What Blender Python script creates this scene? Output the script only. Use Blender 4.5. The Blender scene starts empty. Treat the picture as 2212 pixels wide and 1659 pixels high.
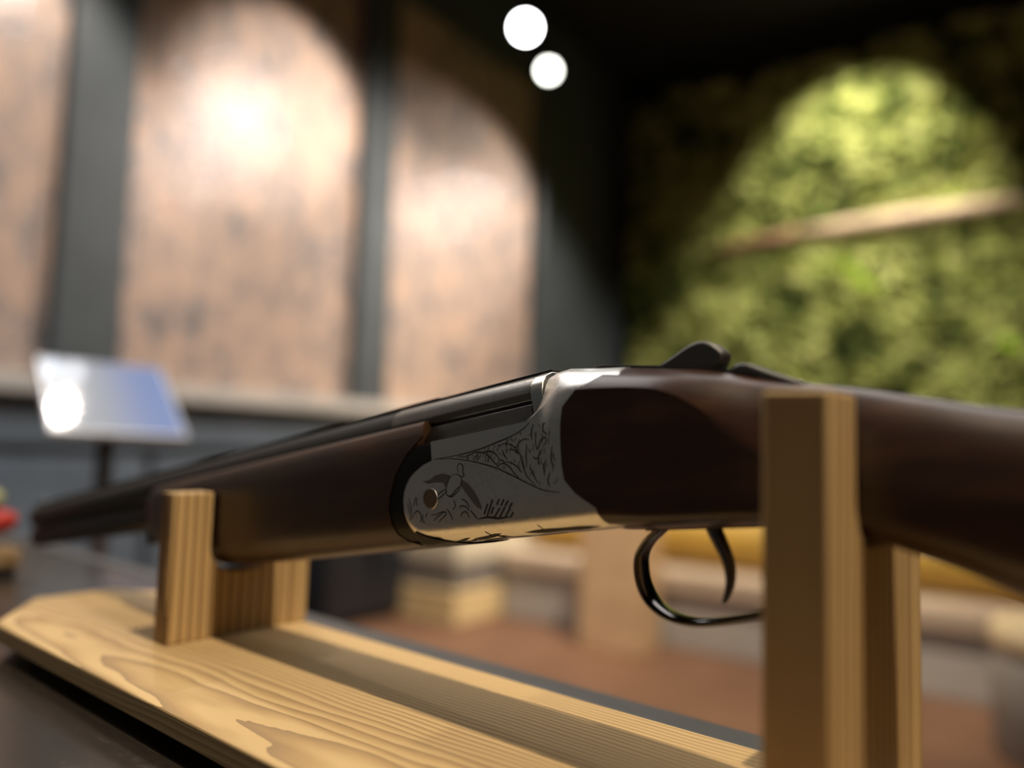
import bpy, bmesh, math, random
from mathutils import Vector, Matrix
S = bpy.context.scene
COL = S.collection
CAMZ = 0.884            # camera height above the floor
R = math.radians

# ------------------------------------------------------------------ camera
cam_d = bpy.data.cameras.new('camera'); cam = bpy.data.objects.new('camera', cam_d); COL.objects.link(cam)
p, r = R(4.5), R(1.63)
Fw = Vector((0, math.cos(p), math.sin(p))); R0 = Vector((1, 0, 0)); U0 = R0.cross(Fw)
Rt = R0*math.cos(r) + U0*math.sin(r); Up = -R0*math.sin(r) + U0*math.cos(r)
M = Matrix((Rt, Up, -Fw)).transposed().to_4x4(); M.translation = (0, 0, CAMZ)
cam.matrix_world = M
cam_d.sensor_width = 36; cam_d.lens = 36*1661/2212
cam_d.clip_start = 0.01
cam_d.dof.use_dof = True; cam_d.dof.focus_distance = 0.318; cam_d.dof.aperture_fstop = 2.4
S.camera = cam

# ------------------------------------------------------------------ world, exposure
S.view_settings.view_transform = 'Standard'; S.view_settings.look = 'None'
S.view_settings.gamma = 1; S.view_settings.exposure = 0
S.view_settings.use_curve_mapping = False
W = bpy.data.worlds.new('world'); S.world = W; W.use_nodes = True
W.node_tree.nodes['Background'].inputs[0].default_value = (0.012, 0.013, 0.015, 1)

# ------------------------------------------------------------------ frames
def rel(x, y, z): return Vector((x, y, z + CAMZ))
ROOM = Matrix.Translation((0.9016, 6.4, 0)) @ Matrix.Rotation(R(-35.73), 4, 'Z')
def room(x, y, z): return ROOM @ Vector((x, y, z))
RACK_Z = CAMZ - 0.134                                   # table top
RACK = Matrix.Rotation(R(140), 4, 'Z')                  # local x runs to the muzzle, y to the viewer
def rack(a, b, z): return RACK @ Vector((a, b, z))

# ------------------------------------------------------------------ lamps
def spot(name, loc, aim, power, half, blend=0.3, color=(1, .86, .68), radius=.02):
    d = bpy.data.lights.new(name, 'SPOT'); d.energy = power; d.spot_size = R(2*half); d.spot_blend = blend
    d.color = color; d.shadow_soft_size = radius
    o = bpy.data.objects.new(name, d); COL.objects.link(o); o.location = loc
    o.rotation_euler = (Vector(aim)-Vector(loc)).to_track_quat('-Z', 'Y').to_euler()
    return o
WARM = (1, .84, .62); NEUT = (1, .95, .88)
L_KEY = rel(.527, -.181, 2.2)
spot('key_spot', L_KEY, rack(.25, -.25, RACK_Z), 195, 30, .5, WARM, .022)
spot('second_spot', rack(-2.0, -.22, CAMZ+2.0), rack(.25, -.25, RACK_Z), 95, 18, .6, WARM, .03)
L1 = rel(-.024, 3.289, 2.0); L2 = rel(1.262, 5.049, 2.0); L0 = rel(-1.08, 2.309, 2.0)
PINK = (1, .89, .79)
spot('panel_spot', L1, L1 + Vector((-.912, .237, -.334)), 68, 24.5, .55, PINK, .03)
spot('panel_spot', L2, L2 + Vector((-.911, -.228, -.343)), 76, 27.5, .55, PINK, .03)
spot('panel_spot', L0, L0 + Vector((-.42, -.2, -.85)), 52, 62, .4, PINK, .03)
spot('panel_spot', rel(-1.227, 2.425, 2.0), rel(-1.0, 1.2, -.2), .6, 50, .5, (.8, .87, 1), .03)
spot('panel_spot', rel(-1.159, 2.48, 2.0), rel(-.9, 1.3, -.2), .45, 50, .5, (.9, .92, 1), .03)
spot('wall_flood', room(1.5, -3.0, CAMZ+1.9), room(0, -3.1, 1.15), 135, 52, .7, PINK, .05)
spot('wall_flood', room(1.5, -1.6, CAMZ+1.9), room(0, -1.7, 1.05), 105, 50, .7, PINK, .05)
spot('wall_flood', room(1.3, -6.6, CAMZ+1.9), room(0, -6.6, 1.4), 55, 55, .5, (.84, .95, 1), .05)  # out-of-view flood, added so the lit wall brightens the receiver's reflection
LM = room(2.0, -1.05, CAMZ+2.95)
spot('moss_spot', LM, room(1.85, 0, 2.55), 370, 36, .6, (1, .95, .8), .03)
spot('moss_spot', room(3.2, -2.4, CAMZ+2.5), room(1.6, 0, 1.3), 430, 29, 1, (1, .95, .8), .03)
V1 = rel(.016, 3.574, 2.0); V2 = rel(.149, 3.994, 2.0)
spot('aisle_spot', V1, rel(-.3, .7, -.1), 30, 25, .6, NEUT, .03)
spot('aisle_spot', V2, rel(0, 3.6, -.8), 175, 40, .7, WARM, .03)
spot('floor_spot', room(2.4, -3.4, 3.1), room(1.5, -2.1, 0), 420, 36, .8, WARM, .03)
def area(name, loc, aim, power, sx, sy, color):
    d = bpy.data.lights.new(name, 'AREA'); d.shape = 'RECTANGLE'; d.size = sx; d.size_y = sy; d.energy = power; d.color = color
    o = bpy.data.objects.new(name, d); COL.objects.link(o); o.location = loc
    o.rotation_euler = (Vector(aim)-Vector(loc)).to_track_quat('-Z', 'Y').to_euler()
area('added_fill_light', rel(-.95, 1.3, 2.1), rel(-.2, .5, 0), 19, 1.5, 1.2, (1, .97, .94))  # added soft fill without a fixture, lifts shadows and the receiver's top
area('added_fill_light', rel(.95, 1.4, 2.15), rel(.2, .3, 0), 17, 1.5, 1.5, (1, .97, .94))  # second added fill without a fixture, gives the stock its highlight

# ------------------------------------------------------------------ materials
def mat(name, base=(.5, .5, .5), rough=.5, metal=0, spec=.5, coat=0, emit=None, estr=0):
    m = bpy.data.materials.new(name); m.use_nodes = True
    b = m.node_tree.nodes['Principled BSDF']
    b.inputs['Base Color'].default_value = (*base, 1); b.inputs['Roughness'].default_value = rough
    b.inputs['Metallic'].default_value = metal; b.inputs['Specular IOR Level'].default_value = spec
    b.inputs['Coat Weight'].default_value = coat
    if emit: b.inputs['Emission Color'].default_value = (*emit, 1); b.inputs['Emission Strength'].default_value = estr
    return m
class NT:
    def __init__(s, m): s.t = m.node_tree; s.b = s.t.nodes['Principled BSDF']
    def n(s, typ, **kw):
        x = s.t.nodes.new(typ)
        for k, v in kw.items(): setattr(x, k, v)
        return x
    def l(s, a, b): s.t.links.new(a, b)
    def val(s, op, a, b=None, c=None):
        x = s.n('ShaderNodeMath', operation=op)
        for i, v in enumerate((a, b, c)):
            if v is None: continue
            if isinstance(v, (int, float)): x.inputs[i].default_value = v
            else: s.l(v, x.inputs[i])
        return x.outputs[0]
    def coord(s, kind='Object'): return s.n('ShaderNodeTexCoord').outputs[kind]
    def mapping(s, vec, scale=(1, 1, 1), loc=(0, 0, 0)):
        x = s.n('ShaderNodeMapping'); x.inputs['Scale'].default_value = scale; x.inputs['Location'].default_value = loc
        s.l(vec, x.inputs['Vector']); return x.outputs[0]
    def noise(s, vec, scale, detail=3, rough=.5):
        x = s.n('ShaderNodeTexNoise'); x.inputs['Scale'].default_value = scale
        x.inputs['Detail'].default_value = detail; x.inputs['Roughness'].default_value = rough
        s.l(vec, x.inputs['Vector']); return x.outputs['Fac']
    def ramp(s, fac, stops):
        x = s.n('ShaderNodeValToRGB'); e = x.color_ramp.elements
        while len(e) < len(stops): e.new(.5)
        for el, (pos, c) in zip(e, stops): el.position = pos; el.color = (*c, 1)
        s.l(fac, x.inputs[0]); return x.outputs[0]
    def bump(s, h, strength=.3, dist=.001):
        x = s.n('ShaderNodeBump'); x.inputs['Strength'].default_value = strength; x.inputs['Distance'].default_value = dist
        s.l(h, x.inputs['Height']); s.l(x.outputs[0], s.b.inputs['Normal'])
        if s.b.inputs['Coat Weight'].default_value > 0: s.l(x.outputs[0], s.b.inputs['Coat Normal'])
    def color(s, c): s.l(c, s.b.inputs['Base Color'])

def sawn_wood(name, axis, c0, h0, tilt, ring, light, mid, dark, rough=.55, wob=1.0, seed=0.0):
    """growth rings round a tilted pith line, cut by the board's faces; axis = index of the grain"""
    m = mat(name, light, rough, spec=.35); t = NT(m)
    sp = t.n('ShaderNodeSeparateXYZ'); t.l(t.coord(), sp.inputs[0])
    o = [sp.outputs[i] for i in range(3)]
    g, a, b = o[axis], o[(axis+1) % 3], o[(axis+2) % 3]
    cb = t.n('ShaderNodeCombineXYZ'); t.l(t.val('MULTIPLY', g, .22), cb.inputs[0]); t.l(a, cb.inputs[1]); t.l(b, cb.inputs[2])
    vec = t.mapping(cb.outputs[0], (1, 1, 1), (seed, seed*.7, seed*1.3))
    n1 = t.noise(vec, 26, 2); n2 = t.noise(vec, 130, 3)
    da = t.val('SUBTRACT', a, c0); dh = t.val('ADD', t.val('MULTIPLY', g, tilt), h0)
    dh = t.val('ADD', dh, b)
    rr = t.val('SQRT', t.val('ADD', t.val('MULTIPLY', da, da), t.val('MULTIPLY', dh, dh)))
    rr = t.val('ADD', rr, t.val('MULTIPLY', t.val('SUBTRACT', n1, .5), .018*wob))
    rr = t.val('ADD', rr, t.val('MULTIPLY', t.val('SUBTRACT', n2, .5), .0022*wob))
    fr = t.val('FRACT', t.val('DIVIDE', rr, ring))
    fib = t.n('ShaderNodeCombineXYZ'); t.l(t.val('MULTIPLY', g, .05), fib.inputs[0]); t.l(a, fib.inputs[1]); t.l(b, fib.inputs[2])
    n3 = t.noise(fib.outputs[0], 900, 3, .7)
    fr2 = t.val('ADD', t.val('MULTIPLY', fr, .86), t.val('MULTIPLY', n3, .14))
    c = t.ramp(fr2, [(0.04, light), (.30, tuple(x*.97 for x in light)), (.66, mid), (.93, dark), (.985, light)])
    n4 = t.noise(vec, 9, 2)
    mx = t.n('ShaderNodeMix', data_type='RGBA', blend_type='MULTIPLY'); mx.inputs[0].default_value = 1
    t.l(c, mx.inputs[6]); t.l(t.ramp(n4, [(.3, (.82, .78, .74)), (.7, (1.08, 1.06, 1.02))]), mx.inputs[7])
    t.color(mx.outputs[2])
    t.bump(t.val('ADD', t.val('MULTIPLY', fr, -1), t.val('MULTIPLY', n3, .8)), .25, .0003)
    return m
LT, MD = (.67, .485, .245), (.49, .33, .155)
M_BASE = sawn_wood('pine_board', 0, .050, .021, .028, .0028, LT, MD, (.34, .235, .125), wob=.62)
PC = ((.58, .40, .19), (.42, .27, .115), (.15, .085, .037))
M_POST_F = sawn_wood('pine_post_front', 2, .187, .0649, .006, .0062, *PC, wob=.35, seed=3.1)  # ring offset puts dark grain on the viewer-side face, standing in for shade
M_POST_B = sawn_wood('pine_post_rear', 2, -.166, .07, .02, .0070, *PC, wob=.4, seed=5.3)
M_RUB = mat('black_rubber', (.01, .01, .01), .7)

def walnut(name, dark=(.018, .0075, .004), light=(.085, .034, .016), rough=.3, coat=.25):
    m = mat(name, dark, rough, coat=coat, spec=.45); t = NT(m)
    v = t.mapping(t.coord(), (6, 40, 40)); w = t.noise(v, 3.2, 5, .6)
    v2 = t.mapping(t.coord(), (14, 14, 14)); w2 = t.noise(v2, 2.2, 3)
    pores = t.noise(t.mapping(t.coord(), (60, 900, 900)), 1.2, 2, .7)
    f = t.val('ADD', t.val('MULTIPLY', w, .6), t.val('MULTIPLY', w2, .4))
    t.color(t.ramp(f, [(.36, dark), (.56, tuple((a+b)/2.4 for a, b in zip(dark, light))), (.72, light)]))
    t.bump(pores, .12, .0002)
    m.node_tree.nodes['Principled BSDF'].inputs['Coat Roughness'].default_value = .32
    return m
M_WAL = walnut('oiled_walnut'); 
M_FE = walnut('oiled_walnut_forend', (.022, .010, .005), (.07, .032, .014), .33, .2)
def metal(name, col, rough, bump=.0, scale=400):
    m = mat(name, col, rough, metal=1); t = NT(m)
    if bump:
        n = t.noise(t.mapping(t.coord(), (1, 1, 1)), scale, 4, .6); t.bump(n, bump, .0002)
        t.l(t.ramp(n, [(.3, (rough*.8,)*3), (.7, (rough*1.25,)*3)]), t.b.inputs['Roughness'])
    return m
M_SIL = metal('satin_nickel_steel', (.80, .79, .76), .33, .05, 700)
M_EXT = metal('bright_steel', (.72, .70, .66), .28)
M_BLU = metal('blued_steel', (.21, .20, .185), .36, .06, 900)
M_BAR = mat('dark_blued_barrel', (.02, .0195, .019), .5, metal=.1, spec=.35)
M_RIB = mat('matt_black_rib', (.012, .011, .010), .6)
M_IRON = metal('black_iron', (.035, .033, .031), .38)
M_POL = metal('polished_black_steel', (.16, .15, .145), .13)
M_LEV = metal('checkered_black_steel', (.13, .125, .12), .5, .5, 1500)
M_PIN = metal('bronzed_pin', (.32, .22, .15), .35)
M_ENG = mat('engraved_line', (.045, .042, .038), .6, metal=.3)
M_ENG2 = mat('engraved_shading', (.17, .16, .15), .5, metal=.8)
M_BORE = mat('bore_black', (.004, .004, .004), .6)

# ------------------------------------------------------------------ mesh helpers
def link(name, verts, faces, m=None, parent=None, smooth=False, mw=None):
    me = bpy.data.meshes.new(name); me.from_pydata([tuple(v) for v in verts], [], faces)
    bm = bmesh.new(); bm.from_mesh(me); bmesh.ops.recalc_face_normals(bm, faces=bm.faces); bm.to_mesh(me); bm.free()
    if smooth: me.shade_smooth()
    if m: me.materials.append(m)
    o = bpy.data.objects.new(name, me); COL.objects.link(o)
    if parent: o.parent = parent
    if mw is not None: o.matrix_world = mw
    return o
def sharp(o, deg=35):
    me = o.data; me.shade_smooth(); me.set_sharp_from_angle(angle=R(deg)); return o
def bevel(o, w, seg=2):
    b = o.modifiers.new('bevel', 'BEVEL'); b.width = w; b.segments = seg; b.limit_method = 'ANGLE'; b.angle_limit = R(30); return o
def empty(name, mw, label=None, cat=None, group=None):
    o = bpy.data.objects.new(name, None); COL.objects.link(o); o.matrix_world = mw; o.empty_display_size = .05
    return tag(o, label, cat, group)
def tag(o, label=None, cat=None, group=None, kind=None):
    for k, v in (('label', label), ('category', cat), ('group', group), ('kind', kind)):
        if v: o[k] = v
    return o
class MB:
    def __init__(s): s.v = []; s.f = []
    def box(s, x0, x1, y0, y1, z0, z1):
        n = len(s.v)
        s.v += [(x, y, z) for z in (z0, z1) for x, y in ((x0, y0), (x1, y0), (x1, y1), (x0, y1))]
        s.f += [tuple(n+i for i in q) for q in ((3, 2, 1, 0), (4, 5, 6, 7), (0, 1, 5, 4), (1, 2, 6, 5), (2, 3, 7, 6), (3, 0, 4, 7))]
        return s
    def loft(s, rings, cap=True, closed=True):
        n0 = len(s.v); k = len(rings[0])
        for rg in rings: s.v += [tuple(q) for q in rg]
        for i in range(len(rings)-1):
            for j in range(k if closed else k-1):
                a = n0+i*k+j; b = n0+i*k+(j+1) % k
                s.f.append((a, b, b+k, a+k))
        if cap: s.f.append(tuple(n0+j for j in range(k))[::-1]); s.f.append(tuple(n0+(len(rings)-1)*k+j for j in range(k)))
        return s
    def prism(s, poly, axis, t0, t1):
        """closed 2D polygon extruded along axis (0: poly=(y,z), 1: poly=(x,z), 2: poly=(x,y))"""
        def pt(q, t): return {0: (t, q[0], q[1]), 1: (q[0], t, q[1]), 2: (q[0], q[1], t)}[axis]
        return s.loft([[pt(q, t0) for q in poly], [pt(q, t1) for q in poly]])
    def tube(s, p0, p1, r0, r1=None, n=24):
        r1 = r0 if r1 is None else r1; p0, p1 = Vector(p0), Vector(p1); d = (p1-p0).normalized()
        u = d.orthogonal().normalized(); w = d.cross(u)
        return s.loft([[p+(u*math.cos(2*math.pi*i/n)+w*math.sin(2*math.pi*i/n))*q for i in range(n)] for p, q in ((p0, r0), (p1, r1))])
    def lathe(s, prof, n=32, o=(0, 0, 0)):
        return s.loft([[(o[0]+r*math.cos(2*math.pi*i/n), o[1]+r*math.sin(2*math.pi*i/n), o[2]+z) for i in range(n)] for r, z in prof])
    def make(s, name, m, parent=None, mw=None, smooth=False): return link(name, s.v, s.f, m, parent, smooth, mw)
def interp(tab):
    tab = sorted(tab)
    def f(x):
        if x <= tab[0][0]: return tab[0][1]
        for (a, b), (c, d) in zip(tab, tab[1:]):
            if x <= c: return b+(d-b)*(x-a)/(c-a)
        return tab[-1][1]
    return f
def smooth_interp(tab):
    """monotone-ish cubic through the points"""
    tab = sorted(tab); xs = [a for a, _ in tab]; ys = [b for _, b in tab]; n = len(xs)
    d = [(ys[i+1]-ys[i])/(xs[i+1]-xs[i]) for i in range(n-1)]
    m = [d[0]]+[0 if d[i-1]*d[i] <= 0 else 2*d[i-1]*d[i]/(d[i-1]+d[i]) for i in range(1, n-1)]+[d[-1]]
    def f(x):
        if x <= xs[0]: return ys[0]+m[0]*(x-xs[0])
        if x >= xs[-1]: return ys[-1]+m[-1]*(x-xs[-1])
        i = max(k for k in range(n-1) if xs[k] <= x); h = xs[i+1]-xs[i]; t = (x-xs[i])/h
        return (ys[i]*(2*t**3-3*t*t+1)+h*m[i]*(t**3-2*t*t+t)+ys[i+1]*(-2*t**3+3*t*t)+h*m[i+1]*(t**3-t*t))
    return f

# ================================================================== ROOM
H = 4.0
def plain(name, col, rough=.8, nscale=6, amp=.25):
    m = mat(name, col, rough); t = NT(m); n = t.noise(t.coord(), nscale, 4, .6)
    t.color(t.ramp(n, [(.3, tuple(c*(1-amp) for c in col)), (.7, tuple(c*(1+amp) for c in col))])); return m
M_CEIL = plain('black_ceiling', (.006, .006, .006), .9)
M_DARK = plain('charcoal_paint', (.085, .10, .108), .55, 5, .12)
M_DADO = plain('slate_paint', (.15, .19, .235), .5, 5, .15)
M_LEDGE = plain('grey_ledge', (.62, .60, .56), .5, 8, .1)
M_FLOOR = mat('terracotta_floor', (.3, .15, .09), .55)
t = NT(M_FLOOR); n = t.noise(t.coord(), 2.3, 4); t.color(t.ramp(n, [(.3, (.135, .066, .038)), (.7, (.20, .105, .062))]))
def struct(name, mb, m, kind='structure'):
    o = mb.make(name, m, None, ROOM); o['kind'] = kind; return o
struct('floor', MB().box(-.1, 6.1, -8.1, .1, -.1, 0), M_FLOOR)
struct('ceiling', MB().box(-.1, 6.1, -8.1, .1, H, H+.1), M_CEIL)
wl = struct('wall_left', MB().box(-.12, 0, -8, 0, 0, H), M_DARK)
struct('wall_back', MB().box(-.12, 6.12, 0, .12, 0, H), M_CEIL)
struct('wall_right', MB().box(6, 6.12, -8, 0, 0, H), M_DARK)
struct('wall_front', MB().box(-.12, 6.12, -8.12, -8, 0, H), M_DARK)

# panels, columns, ledge, skirting rail of the left wall
M_PAN = mat('mottled_copper_panel', (.5, .36, .28), .5, spec=.5, coat=.3); t = NT(M_PAN)
co = t.coord(); n1 = t.noise(t.mapping(co, (1, 1, .6)), 9, 3, .55); n2 = t.noise(co, 34, 3, .6); n3 = t.noise(co, 2.2, 2)
f = t.val('ADD', t.val('MULTIPLY', n1, .55), t.val('ADD', t.val('MULTIPLY', n2, .3), t.val('MULTIPLY', n3, .15)))
t.color(t.ramp(f, [(.39, (.23, .21, .205)), (.48, (.47, .36, .305)), (.57, (.63, .44, .33))]))
vor = t.n('ShaderNodeTexVoronoi'); vor.inputs['Scale'].default_value = 30; t.l(co, vor.inputs['Vector'])
t.bump(t.val('ADD', t.val('MULTIPLY', vor.outputs['Distance'], .6), t.val('MULTIPLY', n2, .5)), .55, .010)
M_PAN.node_tree.nodes['Principled BSDF'].inputs['Coat Roughness'].default_value = .05
PANELS = [(-7.10, -5.91), (-5.66, -4.47), (-4.22, -3.02), (-2.79, -1.40)]
PZ0, PZ1 = CAMZ+.20, 3.4
for y0, y1 in PANELS:
    bevel(MB().box(-.01, .02, y0, y1, PZ0, PZ1).make('wall_panel', M_PAN, wl), .004)
for y0, y1 in [(-5.91, -5.66), (-4.47, -4.22), (-3.02, -2.79), (-1.40, -1.32)]:
    bevel(MB().box(-.01, .075, y0+.002, y1-.002, PZ0, H-.01).make('column', M_DARK, wl), .006)
bevel(MB().box(-.01, .11, -7.6, -1.0, CAMZ+.135, PZ0-.002).make('ledge', M_LEDGE, wl), .006)
bevel(MB().box(-.01, .04, -7.6, -1.0, CAMZ-.05, CAMZ+.10).make('rail', M_DADO, wl), .004)
for k in range(6):
    bevel(MB().box(-.01, .03, -7.0+k*.99, -7.0+k*.99+.95, .16, CAMZ-.09).make('dado_panel', M_DADO, wl), .006)
bevel(MB().box(-.01, .025, -8, 0, 0, .11).make('skirting_board', M_DARK, wl), .004)

# ------------------------------------------------------------------ moss wall
rnd = random.Random(7)
M_MOSS = mat('preserved_moss', (.2, .3, .05), .75, spec=.2); t = NT(M_MOSS)
co = t.coord(); a1 = t.noise(co, 3.6, 2, .5); a2 = t.noise(co, 8, 2, .5); a3 = t.noise(t.mapping(co, (1, 1, 1), (5, 2, 7)), 1.6, 2)
f = t.val('ADD', t.val('MULTIPLY', a1, .45), t.val('ADD', t.val('MULTIPLY', a2, .35), t.val('MULTIPLY', a3, .2)))
t.color(t.ramp(f, [(.37, (.02, .03, .008)), (.45, (.12, .15, .035)), (.51, (.36, .38, .11)), (.58, (.54, .54, .22)), (.65, (.40, .58, .04))]))
mv, mf = [], []
def moss_leaf(mtx, a, tilt, l, w):
    """one pointed leaf folded along its midrib, standing out from the clump's centre"""
    ca, sa = math.cos(a), math.sin(a); ct, st = math.cos(tilt), math.sin(tilt); b = len(mv)
    for t_, h, z in ((.08, 0, 0), (.5, -w, .18*w), (.55, 0, -.35*w), (.5, w, .18*w), (1, 0, -.12*l)):
        rr_ = t_*l*ct-z*st; zz = t_*l*st+z*ct
        mv.append(mtx @ Vector((rr_*ca-h*sa, -zz, rr_*sa+h*ca)))
    mf.extend(((b, b+1, b+2), (b, b+2, b+3), (b+1, b+4, b+2), (b+2, b+4, b+3)))
for i in range(5600):
    x = rnd.uniform(.14, 4.6); z = rnd.uniform(.5, 3.72); s = rnd.choice((.045, .055, .065, .085, .10))*rnd.uniform(.85, 1.25)
    mtx = Matrix.Translation((x, -.03-rnd.uniform(0, .09), z)) @ Matrix.Rotation(rnd.gauss(0, .35), 4, 'X') @ Matrix.Rotation(rnd.gauss(0, .35), 4, 'Z')
    n = rnd.randint(8, 11); a0 = rnd.uniform(0, 6.28)
    for q in range(n):
        k_ = q % 2; moss_leaf(mtx, a0+q*6.2832/n+rnd.uniform(-.2, .2), (.35, .95)[k_]+rnd.uniform(-.15, .2), s*(1, .8)[k_]*rnd.uniform(.85, 1.1), s*.30)
moss = link('moss', mv, mf, M_MOSS, None, False, ROOM)
tag(moss, 'spotlit green moss covering the back wall right of the dark corner', 'moss', kind='stuff')
# a branch laid across the moss
br = empty('branch', ROOM, 'wooden branch hung across the green moss wall, reddish thin end left, pale end right', 'branch')
M_BR1 = plain('reddish_bark', (.17, .075, .04), .7, 20, .3); M_BR2 = plain('pale_wood', (.52, .37, .25), .6, 12, .2)
def sweep(path, rad, n=12):
    rings = []
    for i, q in enumerate(path):
        d = (Vector(path[min(i+1, len(path)-1)])-Vector(path[max(i-1, 0)])).normalized()
        u = d.cross(Vector((0, 0, 1))).normalized(); w = u.cross(d)
        rings.append([Vector(q)+(u*math.cos(6.2832*k/n)+w*math.sin(6.2832*k/n))*rad[i] for k in range(n)])
    return MB().loft(rings)
zr = CAMZ
sweep([(.80, -.17, zr+1.49), (1.0, -.18, zr+1.525), (1.25, -.17, zr+1.545), (1.5, -.14, zr+1.57)], [.018, .035, .04, .04]).make('bark_end', M_BR1, br, smooth=True)
sweep([(1.5, -.14, zr+1.57), (1.8, -.18, zr+1.565), (2.15, -.20, zr+1.57), (2.5, -.20, zr+1.575), (2.85, -.19, zr+1.58)], [.038, .05, .055, .05, .04]).make('peeled_length', M_BR2, br, smooth=True)

# ------------------------------------------------------------------ visible ceiling spots
M_CAN = mat('black_lamp_can', (.015, .015, .016), .45, metal=.3)
def lamp(loc, aim, rl, estr, ecol, label):
    loc = Vector(loc); d = (Vector(aim)-loc).normalized()
    mw = Matrix.Translation(loc) @ d.to_track_quat('-Z', 'Y').to_matrix().to_4x4()
    o = empty('track_spotlight', mw, label, 'spotlight', 'ceiling spotlights')
    b = MB().lathe([(rl+.012, -.004), (rl+.014, .0), (rl+.014, .11), (rl*.7, .125)], 24); b.make('lamp_can', M_CAN, o)
    ml = mat('lamp_lens', (1, 1, 1), .3, emit=ecol, estr=estr)
    MB().lathe([(rl*.6, -.009), (rl, -.0055), (rl, -.0035)], 24).make('lens', ml, o)
    top = mw.inverted() @ Vector((loc.x, loc.y, H)); q = mw.inverted() @ (loc-d*.06)
    MB().tube(q, top, .008, n=10).make('stem', M_CAN, o)
    return o
lamp(V1+Vector((0, 0, .012)), rel(0, 0, 0), .052, 40, (.97, .99, 1), 'larger, whiter ceiling spotlight, upper of the two glowing discs')
lamp(V2+Vector((0, 0, .012)), rel(.15, 0, 0), .042, 14, (1, 1, .9), 'smaller, creamier ceiling spotlight, lower of the two glowing discs')

# ------------------------------------------------------------------ things on the far floor
def yaw(x, y, z, a): return Matrix.Translation((x, y, z)) @ Matrix.Rotation(a, 4, 'Z')
RA = R(-35.73)
M_CREAM = plain('cream_board', (.78, .60, .32), .6, 6, .1); M_GREYC = plain('warm_grey_board', (.22, .20, .18), .6, 6, .1)
M_CREAM2 = plain('pale_card', (.72, .66, .52), .6, 6, .1)
def crate(z, h, mb_, ml_, lab, inset=0):
    o = empty('storage_box', yaw(-.241, 3.78, z, RA), lab, 'box', 'stacked storage boxes')
    b = bevel(MB().box(-.557+inset, -inset, inset, .747-inset, 0, h-.03).make('box_body', mb_, o), .006)
    bevel(MB().box(-.560+inset, .003-inset, -.003+inset, .750-inset, h-.03, h-.002).make('lid', ml_, o), .006)
crate(0, .165, M_CREAM, M_CREAM, 'bottom cream box of the stack behind the shotgun, on the brown floor')
crate(.165, .135, M_GREYC, M_GREYC, 'grey middle box between two cream boxes, behind the shotgun', .008)
crate(.300, .19, M_CREAM2, M_CREAM, 'top pale box of the stack behind the shotgun action')
# display bench and bolster
M_BTOP = plain('beige_slab', (.52, .42, .33), .5, 5, .1); M_BFR = plain('grey_plinth', (.44, .42, .40), .6, 5, .1)
M_YEL = plain('mustard_leather', (.46, .29, .05), .45, 12, .15)
bw = yaw(.173, 3.89, 0, RA)
bo = empty('display_bench', bw, 'long low grey bench with a beige top slab, behind the rack on the brown floor', 'bench')
bevel(MB().box(-.25, 2.5, .03, .58, 0, .25).make('plinth', M_BFR, bo), .008)
bevel(MB().box(-.255, 2.51, 0, .6, .25, .338).make('top_slab', M_BTOP, bo), .01)
bl = empty('bolster', bw @ Matrix.Translation((0, .30, .338)), 'long mustard yellow bolster cushion lying on the low grey bench', 'cushion')
def cap_tube(x0, x1, rr, zc, n=28):
    prof = [(x0+.0, .6), (x0+.004, .86), (x0+.02, .97), (x0+.05, 1), (x1-.05, 1), (x1-.02, .97), (x1-.004, .86), (x1, .6)]
    return MB().loft([[(x, rr*q*math.cos(6.28318*k/n), zc+rr*q*math.sin(6.28318*k/n)) for k in range(n)] for x, q in prof])
cap_tube(-.2, 2.46, .125, .1262).make('cushion_body', M_YEL, bl, smooth=True)
for xx in (.82, 1.65):
    MB().loft([[(xx+dx, (.1256+q)*math.cos(6.28318*k/28), .1262+(.1256+q)*math.sin(6.28318*k/28)) for k in range(28)] for dx, q in ((-.004, 0), (-.002, .002), (.002, .002), (.004, 0))]).make('piping', M_YEL, bl, smooth=True)
# pale block pedestal
M_PED = plain('pale_plywood', (.74, .52, .31), .55, 9, .12)
pd = empty('pedestal', bw @ Matrix.Translation((.36, -.24, 0)), 'tall tan wooden block pedestal seen through the trigger guard', 'pedestal')
bevel(MB().box(0, .30, 0, .20, 0, .60).make('pedestal_body', M_PED, pd), .006)
bevel(MB().box(-.004, .304, -.004, .204, .60, .625).make('pedestal_top', M_PED, pd), .004)
# round stool at the right
M_ST = plain('grey_felt', (.36, .34, .31), .8, 9, .12); M_SC = plain('cream_cushion', (.72, .58, .36), .7, 7, .08)
st = empty('drum_stool', Matrix.Translation((1.685, 2.34, 0)), 'round grey drum stool with a cream cushion at the lower right edge', 'stool')
MB().lathe([(.19, .0), (.205, .012), (.205, .285), (.2, .297)], 40).make('drum', M_ST, st, smooth=True)
MB().lathe([(.12, .298), (.19, .30), (.21, .325), (.212, .355), (.195, .388), (.14, .402), (.05, .407)], 40).make('cushion', M_SC, st, smooth=True)
# dark cabinet by the wall
M_CAB = plain('navy_black_lacquer', (.018, .02, .026), .4, 6, .2)
cb_ = empty('cabinet', ROOM @ Matrix.Translation((.031, -3.30, 0)), 'low black cabinet against the wall, between rack post and cream boxes', 'cabinet')
bevel(MB().box(0, .20, 0, .62, .03, .60).make('cabinet_body', M_CAB, cb_), .005)
for k in range(2):
    d_ = bevel(MB().box(.201, .216, .01+k*.305, .305+k*.305, .05, .58).make('door', M_CAB, cb_), .003)
    MB().box(.217, .228, .27+k*.04, .28+k*.04, .28, .38).make('handle', M_CAN, d_)
MB().box(.01, .18, .01, .61, 0, .03).make('plinth', M_CAB, cb_)

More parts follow.
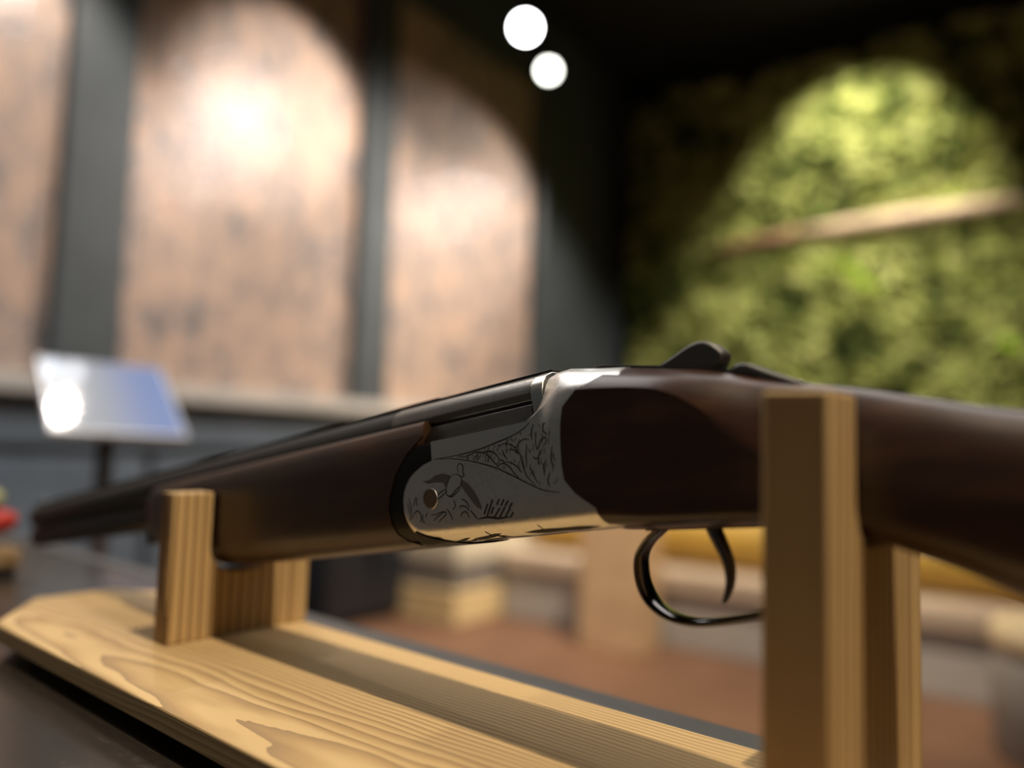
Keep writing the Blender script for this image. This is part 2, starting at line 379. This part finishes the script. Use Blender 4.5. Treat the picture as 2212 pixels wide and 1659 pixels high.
# ------------------------------------------------------------------ tilted screen on a stand
Rm = Matrix(((.7715, -.3563, -.5272), (.636, .4057, .6565), (-.02, -.8417, .5396)))
tc = Vector((-.7292, 1.4, .0666+CAMZ))
tw = Matrix.Translation(tc) @ Rm.to_4x4()
M_FR = mat('silver_bezel', (.6, .62, .66), .4, metal=.6)
M_SCR = mat('lit_screen', (.03, .03, .035), .06, coat=0, spec=.5); t = NT(M_SCR)
sp = t.n('ShaderNodeSeparateXYZ'); t.l(t.coord('Generated'), sp.inputs[0])
cr = t.ramp(sp.outputs[0], [(.0, (.50, .51, .50)), (.4, (.47, .48, .52)), (.75, (.29, .35, .58)), (1, (.26, .34, .60))])
t.l(cr, t.b.inputs['Emission Color']); t.b.inputs['Emission Strength'].default_value = .85
sd = empty('tablet_stand', Matrix.Translation((tc.x, tc.y, 0)), 'lit bluish white tablet screen tilted on a slim brown floor stand', 'tablet stand')
def setw(o, mw): o.parent = sd; o.matrix_parent_inverse = sd.matrix_world.inverted(); o.matrix_world = mw; return o
hs = bevel(MB().box(-.1105, .1105, -.002, .010, -.1265, .1265).make('housing', M_FR), .004); 
sc_ = MB().box(-.103, .103, -.0035, -.0021, -.119, .119).make('screen', M_SCR)
M_BRN = mat('brown_post', (.06, .04, .032), .5)
po = MB().tube((0, 0, .022), (0, 0, CAMZ+.055), .014, n=16).make('pole', M_BRN)
bs = MB().lathe([(.15, 0), (.15, .012), (.13, .02), (.02, .024)], 32).make('stand_base', M_BRN)
br_ = MB().tube((0, .005, 0), (0, .07, -.03), .012, n=12).make('bracket', M_BRN)
for o, mw in ((hs, tw), (sc_, tw), (br_, tw), (po, Matrix.Translation((tc.x-.02, tc.y+.03, 0))), (bs, Matrix.Translation((tc.x-.02, tc.y+.03, 0)))):
    setw(o, mw)

# ================================================================== TABLE
M_TAB = mat('dark_leathered_top', (.06, .05, .042), .5, spec=1.0); t = NT(M_TAB)
co = t.coord(); n = t.noise(t.mapping(co, (3, 30, 30)), 2.5, 5, .65); n2 = t.noise(co, 160, 4, .7); n5 = t.noise(co, 6, 4)
ff = t.val('ADD', t.val('MULTIPLY', n, .45), t.val('ADD', t.val('MULTIPLY', n2, .25), t.val('MULTIPLY', n5, .3)))
t.color(t.ramp(ff, [(.36, (.012, .009, .007)), (.52, (.028, .022, .018)), (.66, (.10, .084, .072))]))
t.bump(t.val('ADD', n2, n), .05, .0004); t.l(t.ramp(ff, [(.3, (.24,)*3), (.7, (.14,)*3)]), t.b.inputs['Roughness'])
M_EDGE = plain('slate_edge', (.06, .062, .066), .5, 8, .2)
tb = empty('display_table', RACK @ Matrix.Translation((.2, 0, 0)), 'dark brown display table with a slate rear edge, under the gun rack', 'table')
bevel(MB().box(-1.2, 1.4, -.345, .55, RACK_Z-.035, RACK_Z-.0002).make('tabletop', M_TAB, tb), .002)
bevel(MB().box(-1.2, 1.4, -.367, -.3455, RACK_Z-.035, RACK_Z+.0005).make('rear_edge_strip', M_EDGE, tb), .002)
for sx in (-1.1, 1.3):
    for sy in (-.30, .48):
        bevel(MB().box(sx-.03, sx+.03, sy-.03, sy+.03, 0, RACK_Z-.036).make('leg', M_EDGE, tb), .003)

# small ornament at the left edge
om = empty('ornament', RACK @ Matrix.Translation((.842, -.244, RACK_Z)), 'small red ornament on a tan wooden block at the far left of the table', 'ornament')
M_RED = mat('red_enamel', (.42, .025, .015), .4); M_TAN = plain('tan_block', (.30, .19, .09), .6, 30, .2); M_PG = mat('pale_green', (.34, .36, .18), .5)
bevel(MB().box(-.022, .022, -.022, .022, 0, .006).make('foot', M_RUB, om), .002)
bevel(MB().box(-.024, .024, -.024, .024, .006, .024).make('block', M_TAN, om), .003)
MB().lathe([(.008, .024), (.008, .036)], 20).make('stem', M_RUB, om)
MB().lathe([(.006, .036), (.02, .039), (.0265, .049), (.023, .056), (.011, .060)], 28).make('red_body', M_RED, om, smooth=True)
MB().lathe([(.008, .0602), (.013, .066), (.013, .074), (.006, .08)], 24).make('head', M_PG, om, smooth=True)

# ================================================================== GUN RACK
rk = empty('gun_rack', RACK @ Matrix.Translation((.2425, -.233, RACK_Z)), 'pale pine gun rack with two forked posts on a long board with clipped corners', 'gun rack')
def rp(a, b): return (a-.2425, b+.233)
BZ0, BZ1 = .008, .018
out = [rp(-.115+.06, -.165), rp(.540, -.165), rp(.603, -.208), rp(.603, -.260), rp(.540, -.302), rp(-.055, -.302), rp(-.115, -.26), rp(-.115, -.208)]
bevel(MB().prism(out, 2, BZ0, BZ1).make('base_board', M_BASE, rk), .0009, 2)
for a, b in ((.51, -.205), (.51, -.275), (-.04, -.205), (-.04, -.275)):
    q = rp(a, b); MB().lathe([(.010, 0), (.012, .002), (.012, BZ0)], 20, (q[0], q[1], 0)).make('foot', M_RUB, rk)
def fork(name, M_POST, a0, a1, ztop, znotch, b0, b1):
    zt = ztop+.134; zn = znotch+.134; l, rr_ = -.0363+.0, -.0363; cx_ = -.2575+.233; hw = .0217
    y0, y1 = b1+.233, b0+.233
    poly = [(y0, BZ1), (y0, zt), (cx_-hw, zt)]
    rad = .015
    for k in range(9):
        an = math.pi+math.pi/2*k/8; poly.append((cx_-hw+rad+rad*math.cos(an), zn+rad+rad*math.sin(an)))
    for k in range(9):
        an = 1.5*math.pi+math.pi/2*k/8; poly.append((cx_+hw-rad+rad*math.cos(an), zn+rad+rad*math.sin(an)))
    poly += [(cx_+hw, zt), (y1, zt), (y1, BZ1)]
    o = MB().prism(poly, 0, a0-.2425, a1-.2425).make(name, M_POST, rk); bevel(o, .0012, 3); sharp(o, 40)
    return o
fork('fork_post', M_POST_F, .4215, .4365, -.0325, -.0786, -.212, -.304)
fork('fork_post', M_POST_B, .0668, .0856, .0172, -.0272, -.212, -.313)

# ================================================================== SHOTGUN
GUN = RACK @ Matrix.Translation((.185, -.2575, CAMZ)) @ Matrix.Rotation(R(9.7), 4, 'Y')
GUN = GUN @ Matrix.Diagonal((.001, .001, .001, 1))
gun = empty('shotgun', RACK @ Matrix.Translation((.185, -.2575, CAMZ)) @ Matrix.Rotation(R(9.7), 4, 'Y'),
            'over and under shotgun with walnut stock and engraved silver action, resting in the wooden rack', 'shotgun')
def gp(name, mb, m, parent=None, sh=30, bev=0):
    mb.v = [Vector(v)*.001 for v in mb.v]
    o = mb.make(name, m, parent or gun)
    if bev: bevel(o, bev*.001, 2)
    sharp(o, sh); return o
def ring(half, u):
    """half section (y, v) from top centre to bottom centre -> full ring at u (u may be a list)"""
    us = u if isinstance(u, (list, tuple)) else [u]*len(half)
    a = [(us[i], y, v) for i, (y, v) in enumerate(half)]
    b = [(us[i], -y, v) for i, (y, v) in reversed(list(enumerate(half))) if abs(y) > 1e-6]
    return a+b
def resample(pts, n):
    L = [0]
    for a, b in zip(pts, pts[1:]): L.append(L[-1]+math.dist(a, b))
    fx = interp([(l, q[0]) for l, q in zip(L, pts)]); fy = interp([(l, q[1]) for l, q in zip(L, pts)])
    return [(fx(L[-1]*i/(n-1)), fy(L[-1]*i/(n-1))) for i in range(n)]

s_top = smooth_interp([(0, 30.2), (-12, 29.6), (-19.5, 28.6), (-48, 22.3), (-71, 16.7), (-86, 10.8), (-116, 1.4), (-133, -4.7), (-157, -13), (-220, -29), (-330, -46), (-460, -60)])
s_bot = smooth_interp([(0, -34.8), (-15, -35), (-33, -36.2), (-76, -38.4), (-95, -41.5), (-113, -46.1), (-125, -51.7), (-136, -57), (-147, -63.5), (-170, -75), (-195, -84), (-215, -84), (-250, -90), (-330, -118), (-460, -165)])
s_hw = smooth_interp([(0, 20.4), (-40, 20.4), (-75, 20), (-110, 17.6), (-150, 18), (-200, 21), (-300, 22), (-460, 21)])
s_pt = smooth_interp([(0, 18.6), (-18, 18.2), (-33, 16.4), (-52, 12.6), (-60, 9), (-68.3, 3), (-77, -5.5), (-88, -16), (-100, -24), (-115, -29), (-150, -37), (-200, -52), (-300, -74), (-460, -108)])
s_pl = smooth_interp([(0, -25.5), (-24, -26.6), (-45, -29.6), (-63, -31), (-85, -32), (-100, -33), (-115, -35), (-150, -42), (-200, -57), (-300, -80), (-460, -114)])
def stock_half(u):
    T, B, hw, pt, pl = s_top(u), s_bot(u), s_hw(u), s_pt(u), s_pl(u)
    pts = [(0, T)]
    for i in range(1, 12):
        s = 1-(i/12)**2; pts.append((hw*math.sqrt(1-s)*(1+.25*s), pt+(T-pt)*s))
    for i in range(0, 9): pts.append((hw, pt+(pl-pt)*i/8))
    for i in range(1, 10):
        a = math.pi/2*i/9; pts.append((hw*math.cos(a)**.85, pl+(B-pl)*math.sin(a)**.85))
    pts.append((0, B)) if pts[-1][0] > 1e-3 else None
    pts[-1] = (0, B)
    return pts
front = interp([(-38, -29), (-34.4, -27.6), (-32, -25), (-27.7, -23.4), (-23.2, -23.4), (-21.4, -17), (-19.5, -13), (-17, -10.9), (-8.3, -10.2), (3.9, -11.3), (10, -12.6), (14.2, -14.2), (17, -17), (19.2, -24), (23, -31), (26, -34), (40, -35)])
k = len(stock_half(-20)); u0 = []
for j in range(k):
    u = -15
    for _ in range(8): u = front(stock_half(u)[j][1])
    u0.append(u)
def st_ring(us): return ring([stock_half(us[j])[j] for j in range(k)], list(us))
rings = [ring([(stock_half(u0[j])[j][0]*.93, stock_half(u0[j])[j][1]*.93) for j in range(k)], u0), st_ring(u0)]
for tt in (.12, .3, .55, .8): rings.append(st_ring([u0[j]+(-42-u0[j])*tt for j in range(k)]))
for u in list(range(-42, -160, -4))+list(range(-162, -300, -9))+[-320, -350, -385, -420, -450]: rings.append(st_ring([u]*k))
gp('stock', MB().loft(rings), M_WAL, sh=24)
gp('butt_pad', MB().loft([ring([(y*1.0, v) for y, v in stock_half(-450)], -450.2), ring(stock_half(-452), -462), ring([(y*.92, v*.98-2) for y, v in stock_half(-460)], -466)]), M_RUB)

# --- receiver
def rsec(T, top, S, low, B):
    """top: list of (y, v) from centre to the shoulder"""
    return resample([(0, T)]+top+[(20, S)], 12) + resample([(20, S-.01), (20, low)], 5)[1:] + [(19.7, low-1.8), (18.3, low-4.2), (15.5, B+1.0), (12.5, B+.15), (0, B)]
RS = [
 (-37, rsec(25.0, [(8, 24.6), (13, 22.8), (16.5, 20), (18.9, 17.2)], 14.5, -26.5, -34.8)),
 (-24, rsec(27.3, [(8, 26.9), (13, 25.2), (16.5, 22.5), (19, 19.7)], 17.2, -26.5, -34.8)),
 (-12, rsec(29.4, [(9, 29.2), (13, 27.5), (16.5, 24.5), (19, 21)], 18, -26.5, -34.8)),
 (-6, rsec(29.6, [(9, 29.2), (12.5, 26.5), (15.5, 22.5), (18.5, 18.5)], 15.5, -26.5, -34.8)),
 (-1, rsec(29.4, [(9, 28), (12, 24.5), (14.5, 19.5), (17.5, 15.5)], 13, -26.5, -34.8)),
 (.2, rsec(13.2, [(9, 13.2), (13, 14.6), (14.6, 16.6), (17.5, 14.4)], 12.2, -26.5, -34.8)),
 (4.8, rsec(10.3, [(9, 10.3), (13, 10.4), (15, 10.4), (18, 10.35)], 10.2, -26.5, -34.8)),
 (30, rsec(10.3, [(9, 10.3), (13, 10.4), (15, 10.4), (18, 10.35)], 10.2, -26.5, -34.8)),
 (59.2, rsec(10.5, [(9, 10.5), (13, 10.5), (15, 10.5), (18, 10.45)], 10.3, -26.5, -34.8)),
 (59.5, rsec(2.1, [(9, 2.1), (13, 2.1), (15, 2.1), (18, 2.1)], 2.0, -26.5, -34.8)),
 (65, rsec(.9, [(9, .9), (13, .9), (15, .9), (18, .9)], .8, -26.5, -33.6)),
 (70.9, rsec(-1.6, [(9, -1.6), (13, -1.6), (15, -1.6), (18, -1.6)], -1.7, -26, -31)),
 (74, rsec(-3.7, [(9, -3.7), (13, -3.7), (15, -3.7), (18, -3.7)], -3.8, -25, -28.5)),
 (76.6, rsec(-6.2, [(9, -6.2), (13, -6.2), (15, -6.2), (18, -6.2)], -6.3, -23.2, -26)),
 (78.6, rsec(-9.6, [(9, -9.6), (13, -9.6), (15, -9.6), (18, -9.6)], -9.7, -20.8, -23)),
 (79.6, rsec(-13.3, [(9, -13.3), (13, -13.3), (15, -13.3), (18, -13.3)], -13.4, -17.8, -19)),
]
rec = gp('receiver', MB().loft([ring(h, u) for u, h in RS]), M_SIL, sh=28)

# --- engraving: thin inlaid strokes on the side and the bottom bevel
ENG = {'line': [[(58.1, 2.4), (44.7, 2.2), (31.2, 2.9), (20.0, 4.5), (12.6, 5.7), (6.3, 7.7), (3.1, 9.7)], [(58.1, 2.4), (47.3, 1.2), (35.4, -1.6), (24.1, -5.4), (16.2, -9.2), (8.6, -13.2), (1.2, -16.9), (-4.2, -18.5), (-8.1, -19.1)], [(41.8, 0.8), (37.4, 1.2), (33.1, 2.0), (29.1, 1.3), (25.6, 1.4), (22.3, -0.3), (20.4, -2.9), (17.7, -4.1)], [(29.1, 1.3), (25.9, -0.9), (23.9, -3.3), (21.8, -5.3)], [(21.8, -5.3), (18.9, -4.6), (15.8, -6.3), (13.5, -9.3), (10.6, -12.2)], [(17.7, -4.1), (14.5, -5.0), (11.5, -7.1), (10.2, -9.3)], [(20.2, 2.6), (16.8, 3.2), (13.6, 2.3), (11.6, 0.7), (9.1, 2.7), (6.3, 3.5), (4.3, 2.8)], [(11.6, 0.7), (9.7, -1.9), (9.1, -4.9), (8.4, -8.3), (6.8, -11.8), (3.5, -15.0)], [(18.7, 1.1), (17.9, -1.1), (16.5, -3.4)], [(14.9, 0.6), (12.2, -0.2), (10.3, -2.2)], [(5.7, 0.5), (6.7, -3.5), (6.7, -6.9)], [(0.2, 5.4), (1.2, 1.9), (0.6, -1.5), (-1.3, 1.5), (-3.6, 2.8), (-3.8, 0.7), (-2.1, -0.7)], [(3.1, -4.0), (1.7, -5.1), (-0.0, -4.1)], [(5.2, -7.9), (4.0, -10.9), (2.4, -14.3)], [(-2.9, -6.1), (-1.5, -8.7), (-1.5, -12.0)], [(-4.2, -11.1), (-2.8, -14.1), (-3.4, -16.6)], [(-0.8, -2.1), (0.6, -4.8), (0.5, -7.7)], [(-6.6, -1.3), (-5.5, -5.6), (-5.9, -9.7)], [(1.4, 8.5), (2.8, 5.4), (2.7, 2.5)], [(-3.8, 8.1), (-2.9, 5.4), (-5.2, 3.4)], [(44.3, -5.0), (44.3, -2.6), (42.7, -1.5), (41.1, -2.8), (41.5, -4.9), (41.0, -6.8), (42.7, -7.0), (43.9, -6.0)], [(48.1, -5.7), (45.0, -5.8), (42.8, -7.4), (43.2, -10.5), (46.5, -12.3), (49.2, -14.2), (51.7, -14.0), (52.3, -11.2), (50.3, -7.9), (48.1, -5.7)], [(52.3, -11.2), (56.6, -12.6), (58.8, -15.0)], [(51.5, -12.2), (56.2, -14.4), (58.8, -15.0)], [(51.7, -14.0), (49.3, -14.9), (46.0, -13.3), (43.3, -11.6)], [(75.9, -12.3), (74.9, -18.0), (76.4, -22.5)], [(71.5, -12.8), (73.3, -16.3)], [(70.9, -12.9), (71.0, -16.6)], [(76.9, -15.0), (76.0, -19.3)], [(75.4, -22.6), (73.0, -19.6), (70.5, -18.9), (68.8, -21.3), (69.8, -24.0)], [(67.4, -20.6), (68.3, -22.8), (66.9, -24.7)], [(64.7, -20.3), (66.2, -22.0)], [(62.9, -21.4), (59.6, -21.3), (55.0, -20.6), (53.3, -21.8), (56.7, -23.8), (58.1, -25.0)], [(61.2, -24.0), (58.4, -22.3), (54.4, -20.8)], [(52.7, -19.7), (50.8, -22.1), (49.9, -24.8)], [(48.2, -16.1), (47.6, -18.8), (49.3, -20.4)], [(43.9, -16.3), (41.0, -17.7), (39.5, -20.5)], [(45.0, -20.4), (44.2, -19.2), (41.3, -19.9), (39.7, -21.8)], [(44.8, -23.9), (44.0, -22.2), (41.5, -22.0), (40.1, -24.8)], [(39.1, -21.4), (37.5, -23.3), (35.4, -25.6)]], 'bold': [[(31.7, -23.8), (29.2, -19.8)], [(30.1, -24.8), (26.4, -18.4)], [(27.7, -24.1), (26.2, -21.3)], [(24.4, -20.7), (22.7, -18.5)], [(26.2, -25.5), (22.9, -22.1)], [(22.2, -21.3), (20.3, -19.0)], [(23.4, -25.8), (20.1, -21.9)], [(20.0, -21.5), (18.1, -19.6)], [(20.6, -26.0), (17.4, -22.6)], [(18.0, -22.5), (16.1, -20.7)], [(17.9, -26.3), (16.0, -24.4)], [(34.8, -25.4), (29.6, -25.2), (24.0, -26.1), (18.4, -26.0)]], 'fill': [[(66.4, -6.4), (61.7, -6.1), (57.6, -4.5), (53.1, -4.4), (48.8, -5.8), (50.3, -7.9), (52.2, -10.6), (53.5, -8.4), (58.0, -7.7), (62.6, -7.8)], [(42.3, -8.4), (38.9, -10.5), (36.3, -13.4), (34.3, -16.7), (32.9, -19.8), (32.6, -22.0), (35.4, -20.5), (38.0, -17.6), (40.6, -14.3), (42.7, -11.6), (43.7, -9.5)]]}
def stroke(mb, pts, w0, y, dy=.06):
    pts = [Vector((a, b)) for a, b in pts]
    if len(pts) > 2:                                     # Catmull-Rom
        q = [pts[0]]+pts+[pts[-1]]; o = []
        for i in range(1, len(q)-2):
            for s in range(5):
                t_ = s/5; a, b, c, d = q[i-1], q[i], q[i+1], q[i+2]
                o.append(.5*((2*b)+(c-a)*t_+(2*a-5*b+4*c-d)*t_**2+(-a+3*b-3*c+d)*t_**3))
        pts = o+[pts[-1]]
    n = len(pts); n0 = len(mb.v)
    for i, q in enumerate(pts):
        d = (pts[min(i+1, n-1)]-pts[max(i-1, 0)]).normalized(); nn = Vector((-d.y, d.x))
        w = w0*(.35+.65*math.sin(math.pi*(i+.6)/(n+.2)))
        for s in (-1, 1): mb.v.append((q.x+nn.x*s*w, y(q) if callable(y) else y, q.y+nn.y*s*w))
    for i in range(n-1):
        a = n0+2*i; mb.f.append((a, a+1, a+3, a+2))
mb = MB()
for s in ENG['line']: stroke(mb, s, .30, 20.06)
for s in ENG['bold']: stroke(mb, s, .50, 20.07)
gp('engraving', mb, M_ENG, rec)
mb = MB()
for s in ENG['fill']:
    n0 = len(mb.v); mb.v += [(a, 20.04, b) for a, b in s]; mb.f.append(tuple(range(n0, n0+len(s))))
# shading hatch in the leaf triangle
rr2 = random.Random(3)
top_l = interp([(u, v) for u, v in ENG['line'][0]]); bot_l = interp([(u, v) for u, v in ENG['line'][1]])
for i in range(130):
    u = rr2.uniform(-8, 44); a, b = bot_l(u)+.5, (top_l(u) if u > 3.2 else 9)-.6
    if b <= a: continue
    v = rr2.uniform(a, b); l = rr2.uniform(.8, 2.4)
    stroke(mb, [(u, v), (u-l*.5*rr2.choice((-.3, .4, 1)), min(b, v+l))], .22, 20.05)
gp('engraved_shading', mb, M_ENG2, rec)
# scroll leaves on the lower bevel
def bevel_pt(u, t_):
    P = [(19.7, -28.3), (18.3, -30.7), (15.5, -33.8), (12.5, -34.65)]
    x = t_*3; i = min(2, int(x)); f = x-i; a, b = P[i], P[i+1]
    return (u, a[0]+(b[0]-a[0])*f+.08, a[1]+(b[1]-a[1])*f-.10)
mb = MB()
def leaf(u0_, u1_, t0, t1, w):
    n = 12; n0 = len(mb.v)
    for i in range(n+1):
        f = i/n; u = u0_+(u1_-u0_)*f; c = t0+(t1-t0)*f; h = w*math.sin(math.pi*f)**.8*(1+.25*math.sin(9*f))
        mb.v += [bevel_pt(u, max(0, min(1, c-h))), bevel_pt(u, max(0, min(1, c+h)))]
    for i in range(n): a = n0+2*i; mb.f.append((a, a+1, a+3, a+2))
for q in ((60, 44, .80, .55, .06), (54, 36, .9, .6, .07), (46, 26, .72, .50, .08), (40, 24, .95, .72, .10), (30, 12, .55, .9, .05), (14, -22, .55, .6, .09), (10, -6, .9, .85, .06), (58, 30, .99, .98, .03), (34, 31, .3, .6, .03), (6, 4, .25, .5, .03)): leaf(*q)
gp('bevel_engraving', mb, M_ENG, rec)
gp('hinge_pin', MB().tube((62.2, 0, -14.3), (62.2, 20.25, -14.3), 4.1, n=32), M_PIN, rec, bev=.15)
mb = MB(); n = 32
mb.loft([[(62.2+q*math.cos(6.28318*i/n), yy, -14.3+q*math.sin(6.28318*i/n)) for i in range(n)] for q, yy in ((4.15, 20.0), (4.2, 20.35), (4.5, 20.35), (4.6, 20.0))], cap=False)
gp('pin_ring', mb, M_EXT, rec)

# --- barrels
gp('extractor', MB().loft([ring([(0, 31.0), (5, 30.9), (9.3, 29.2), (12.3, 26), (13.4, 22.5), (12.9, 17), (12.9, 9), (0, 9)], u) for u in (.3, 6.4)]), M_EXT, bev=.4)
mono = [(0, 31.0), (5, 30.8), (9, 29.2), (12, 26), (13, 22.5), (12.3, 19.8), (10.6, 18.9), (12.5, 17.9), (13.2, 15), (13.2, 8.6), (0, 8.6)]
gp('monobloc', MB().loft([ring(mono, u) for u in (6.6, 40, 92)]), M_BLU, bev=.3)
def barrel(v0, v1, r0, r1, b):
    n = 36; prof = [(80, r0, v0), (220, r0*.95+r1*.05, v0*.8+v1*.2), (400, r0*.3+r1*.7, v0*.4+v1*.6), (565, r1, v1), (566, r1-.5, v1), (566, b, v1), (500, b, v1)]
    return MB().loft([[(u, q*math.cos(6.28318*i/n), v+q*math.sin(6.28318*i/n)) for i in range(n)] for u, q, v in prof], cap=True)
gp('barrel', barrel(20.0, 21.0, 11.4, 9.9, 8.2), M_BAR)
gp('barrel', barrel(1.0, 4.8, 11.0, 8.9, 7.4), M_BAR)
gp('bore', MB().tube((498, 0, 21), (500.5, 0, 21), 8.6), M_BORE); gp('bore', MB().tube((498, 0, 4.8), (500.5, 0, 4.8), 7.8), M_BORE)
gp('side_rib', MB().box(95, 560, -5.2, 5.2, 8, 17), M_RIB)
gp('top_rib', MB().box(.5, 68, -4.2, 4.2, 30, 32.3).box(68.1, 566, -4.0, 4.0, 29.6, 32.9), M_RIB, bev=.25)
gp('front_bead', MB().tube((555, 0, 32.8), (555, 0, 35.3), 1.4, .9, 16), M_EXT)

# --- forend
f_top = interp([(50, 20.8), (332, 20.6), (348, 17)]); f_bot = smooth_interp([(50, -36), (180, -36), (245, -35.2), (272, -33.2), (300, -28.5), (322, -22), (337, -14.5), (346, -6)])
f_hw = smooth_interp([(50, 20.3), (120, 20.3), (250, 19.4), (322, 16.5), (346, 11)])
def fe_half(u):
    T, B, hw = f_top(u), f_bot(u), f_hw(u); q = hw/20.3; hgt = (T-B)/57
    raw = [(0, 18), (9.5, 20.2), (14.5, 21), (16.6, 20.2), (18.2, 18.2), (19.4, 14), (20.1, 7), (20.3, -1), (20.3, -10), (20.15, -18), (19.4, -24), (17.8, -28.5), (15, -32), (11, -34.5), (6, -35.8), (0, -36.2)]
    return [(y*q, T-(20.8-v)*hgt) for y, v in raw]
fcut = interp([(-37, 66), (-36, 72), (-34, 80), (-30, 86.4), (-24, 89.2), (-18, 90.6), (-13, 89.6), (-8, 87.8), (-2, 84.5), (3, 81), (5.8, 78.5), (8.5, 72), (11, 66.8), (14, 65), (17, 64.4), (21, 66.5)])
kf = len(fe_half(90)); fu = [fcut(v) for y, v in fe_half(80)]
def fe_ring(us): return ring([fe_half(us[j])[j] for j in range(kf)], list(us))
rings = [ring([(fe_half(80)[j][0]*.95, fe_half(80)[j][1]*.95+.2) for j in range(kf)], fu), fe_ring(fu)]
for tt in (.1, .4, .7): rings.append(fe_ring([fu[j]+(98-fu[j])*tt for j in range(kf)]))
for u in [98, 120, 160, 200, 230, 250, 265, 275, 285, 296, 308, 318, 327, 334, 340, 343, 345]: rings.append(fe_ring([u]*kf))
gp('forend', MB().loft(rings), M_FE, sh=32)
ih = [(0, 10.2), (17, 10.2), (19.3, 9.6), (19.75, 7), (19.75, -26), (19.2, -29.5), (17.4, -32.6), (14, -34.8), (9, -35.9), (0, -36.3)]
bev_o = [(20.3, -26.2), (20.1, -28.4), (18.75, -31.2), (15.9, -34.2), (12.7, -35.3), (6, -35.7), (0, -35.8)]
ih3 = [(0, 10.2), (17, 10.2), (19.3, 9.6), (19.75, 7), (19.75, -16), (19.6, -18.5), (19.0, -23.6), (17.4, -28.1), (14.6, -31.6), (0, -35.8)]
def tail(u, vl):
    q = [p for p in bev_o if p[1] < vl-.05]; f = interp([(v, y) for y, v in bev_o]); o = resample([(f(vl), vl)]+q, 9)
    return ring([(0, -32.5), (max(.5, o[0][0]-2.2), min(-32.5+.0, vl) if vl < -32.5 else vl+.2)]+o, u)
gp('forend_iron', MB().loft([ring([(y, max(v, -27+(1-y/20)*-1)) if v < -20 else (y, v) for y, v in ih], u) for u in (59.6, 66, 73.8)] + [ring(ih3, 74.2), ring(ih3, 93)]).loft([tail(u, v) for u, v in ((45, -35.5), (47, -35.25), (52, -34.3), (58, -33.2), (64, -31.6), (69, -29.9), (73.6, -27.7))]), M_IRON, bev=.15)
gp('forend_latch', MB().box(312, 362, -3.5, 3.5, -16, -5), M_IRON, bev=.8)

# --- top tang, lever, safety hump
tang = [(0, .9), (3.5, .85), (5.2, .5), (5.6, -.4), (5.6, -3), (0, -3)]
gp('top_tang', MB().loft([ring([(y*w, s_top(u)+v) for y, v in tang], u) for u, w in ((-18, .25), (-20, .6), (-24, .9), (-30, 1), (-45, 1), (-60, 1), (-72, .95), (-84, .8), (-93, .45), (-97, .15))]), M_IRON, sh=40)
lev = [(-46.5, 22.9), (-50, 24.6), (-54, 26.2), (-58, 28.1), (-61.5, 29.4), (-64.5, 29.9), (-67.2, 29.4), (-69.6, 27.8), (-71.6, 25.6), (-73.3, 23.2), (-73.6, 21.6), (-72.6, 19.6), (-71.2, 17.3), (-69, 16.2), (-60, 18.6), (-50, 21.5)]
gp('top_lever', MB().prism([(a, 21+(b-21)*.86) for a, b in lev], 1, -4.2, 4.2), M_LEV, sh=40, bev=1.0)
hump = [(-74.5, 14), (-74.6, 16.6), (-76.2, 18.2), (-78.6, 18.7), (-81.5, 18), (-85, 15.9), (-90, 12.9), (-96, 9.6), (-100, 7.5), (-98, 5)]
gp('safety_slide', MB().prism([(a, b-1.2) for a, b in hump], 1, -4.2, 4.2), M_LEV, sh=40, bev=1.0)

# --- trigger guard and trigger
def ribbon(path, w, th, wid=None):
    pts = [Vector(q) for q in path]; q = [pts[0]*2-pts[1]]+pts+[pts[-1]*2-pts[-2]]; o = []
    for i in range(1, len(q)-2):
        for s in range(5):
            t_ = s/5; a, b, c, d = q[i-1], q[i], q[i+1], q[i+2]
            o.append(.5*((2*b)+(c-a)*t_+(2*a-5*b+4*c-d)*t_**2+(-a+3*b-3*c+d)*t_**3))
    o.append(pts[-1]); rings = []; n = len(o)
    for i, c in enumerate(o):
        d = (o[min(i+1, n-1)]-o[max(i-1, 0)]).normalized(); nn = Vector((-d.y, d.x)); f = i/(n-1)
        ww = wid(f) if wid else w; tt = th(f) if callable(th) else th
        rings.append([(c.x+nn.x*tt*math.sin(a), ww*math.cos(a), c.y+nn.y*tt*math.sin(a)) for a in [6.28318*j/14 for j in range(14)]])
    return MB().loft(rings)
gd = [(-41, -34.5), (-37, -37.2), (-32, -40.6), (-28.2, -45.2), (-27, -51), (-27.8, -57.5), (-31, -63.2), (-37, -67.6), (-44, -69.6), (-52, -70), (-62, -69), (-72, -67.3), (-84, -63.5), (-94, -57), (-101, -49.5), (-106, -43.5)]
gp('trigger_guard', ribbon(gd, 4.2, 1.5, lambda f: 4.2+1.4*math.sin(math.pi*min(1, f*1.3))), M_POL, sh=60)
tg = [(-57.5, -33), (-58.6, -38.5), (-60.2, -43.5), (-61.8, -48.5), (-62.2, -53), (-61.4, -57.5), (-59.2, -62), (-58.2, -63.6)]
gp('trigger', ribbon(tg, 3.0, lambda f: 3.0-2.5*f**1.5, lambda f: 3.2-1.4*f), M_POL, sh=60)
gp('trigger_plate', MB().prism([(-34, -33), (-34, -36.6), (-40, -37), (-76, -38.9), (-80, -38.6), (-80, -34)], 1, -6, 6), M_IRON, bev=.5)
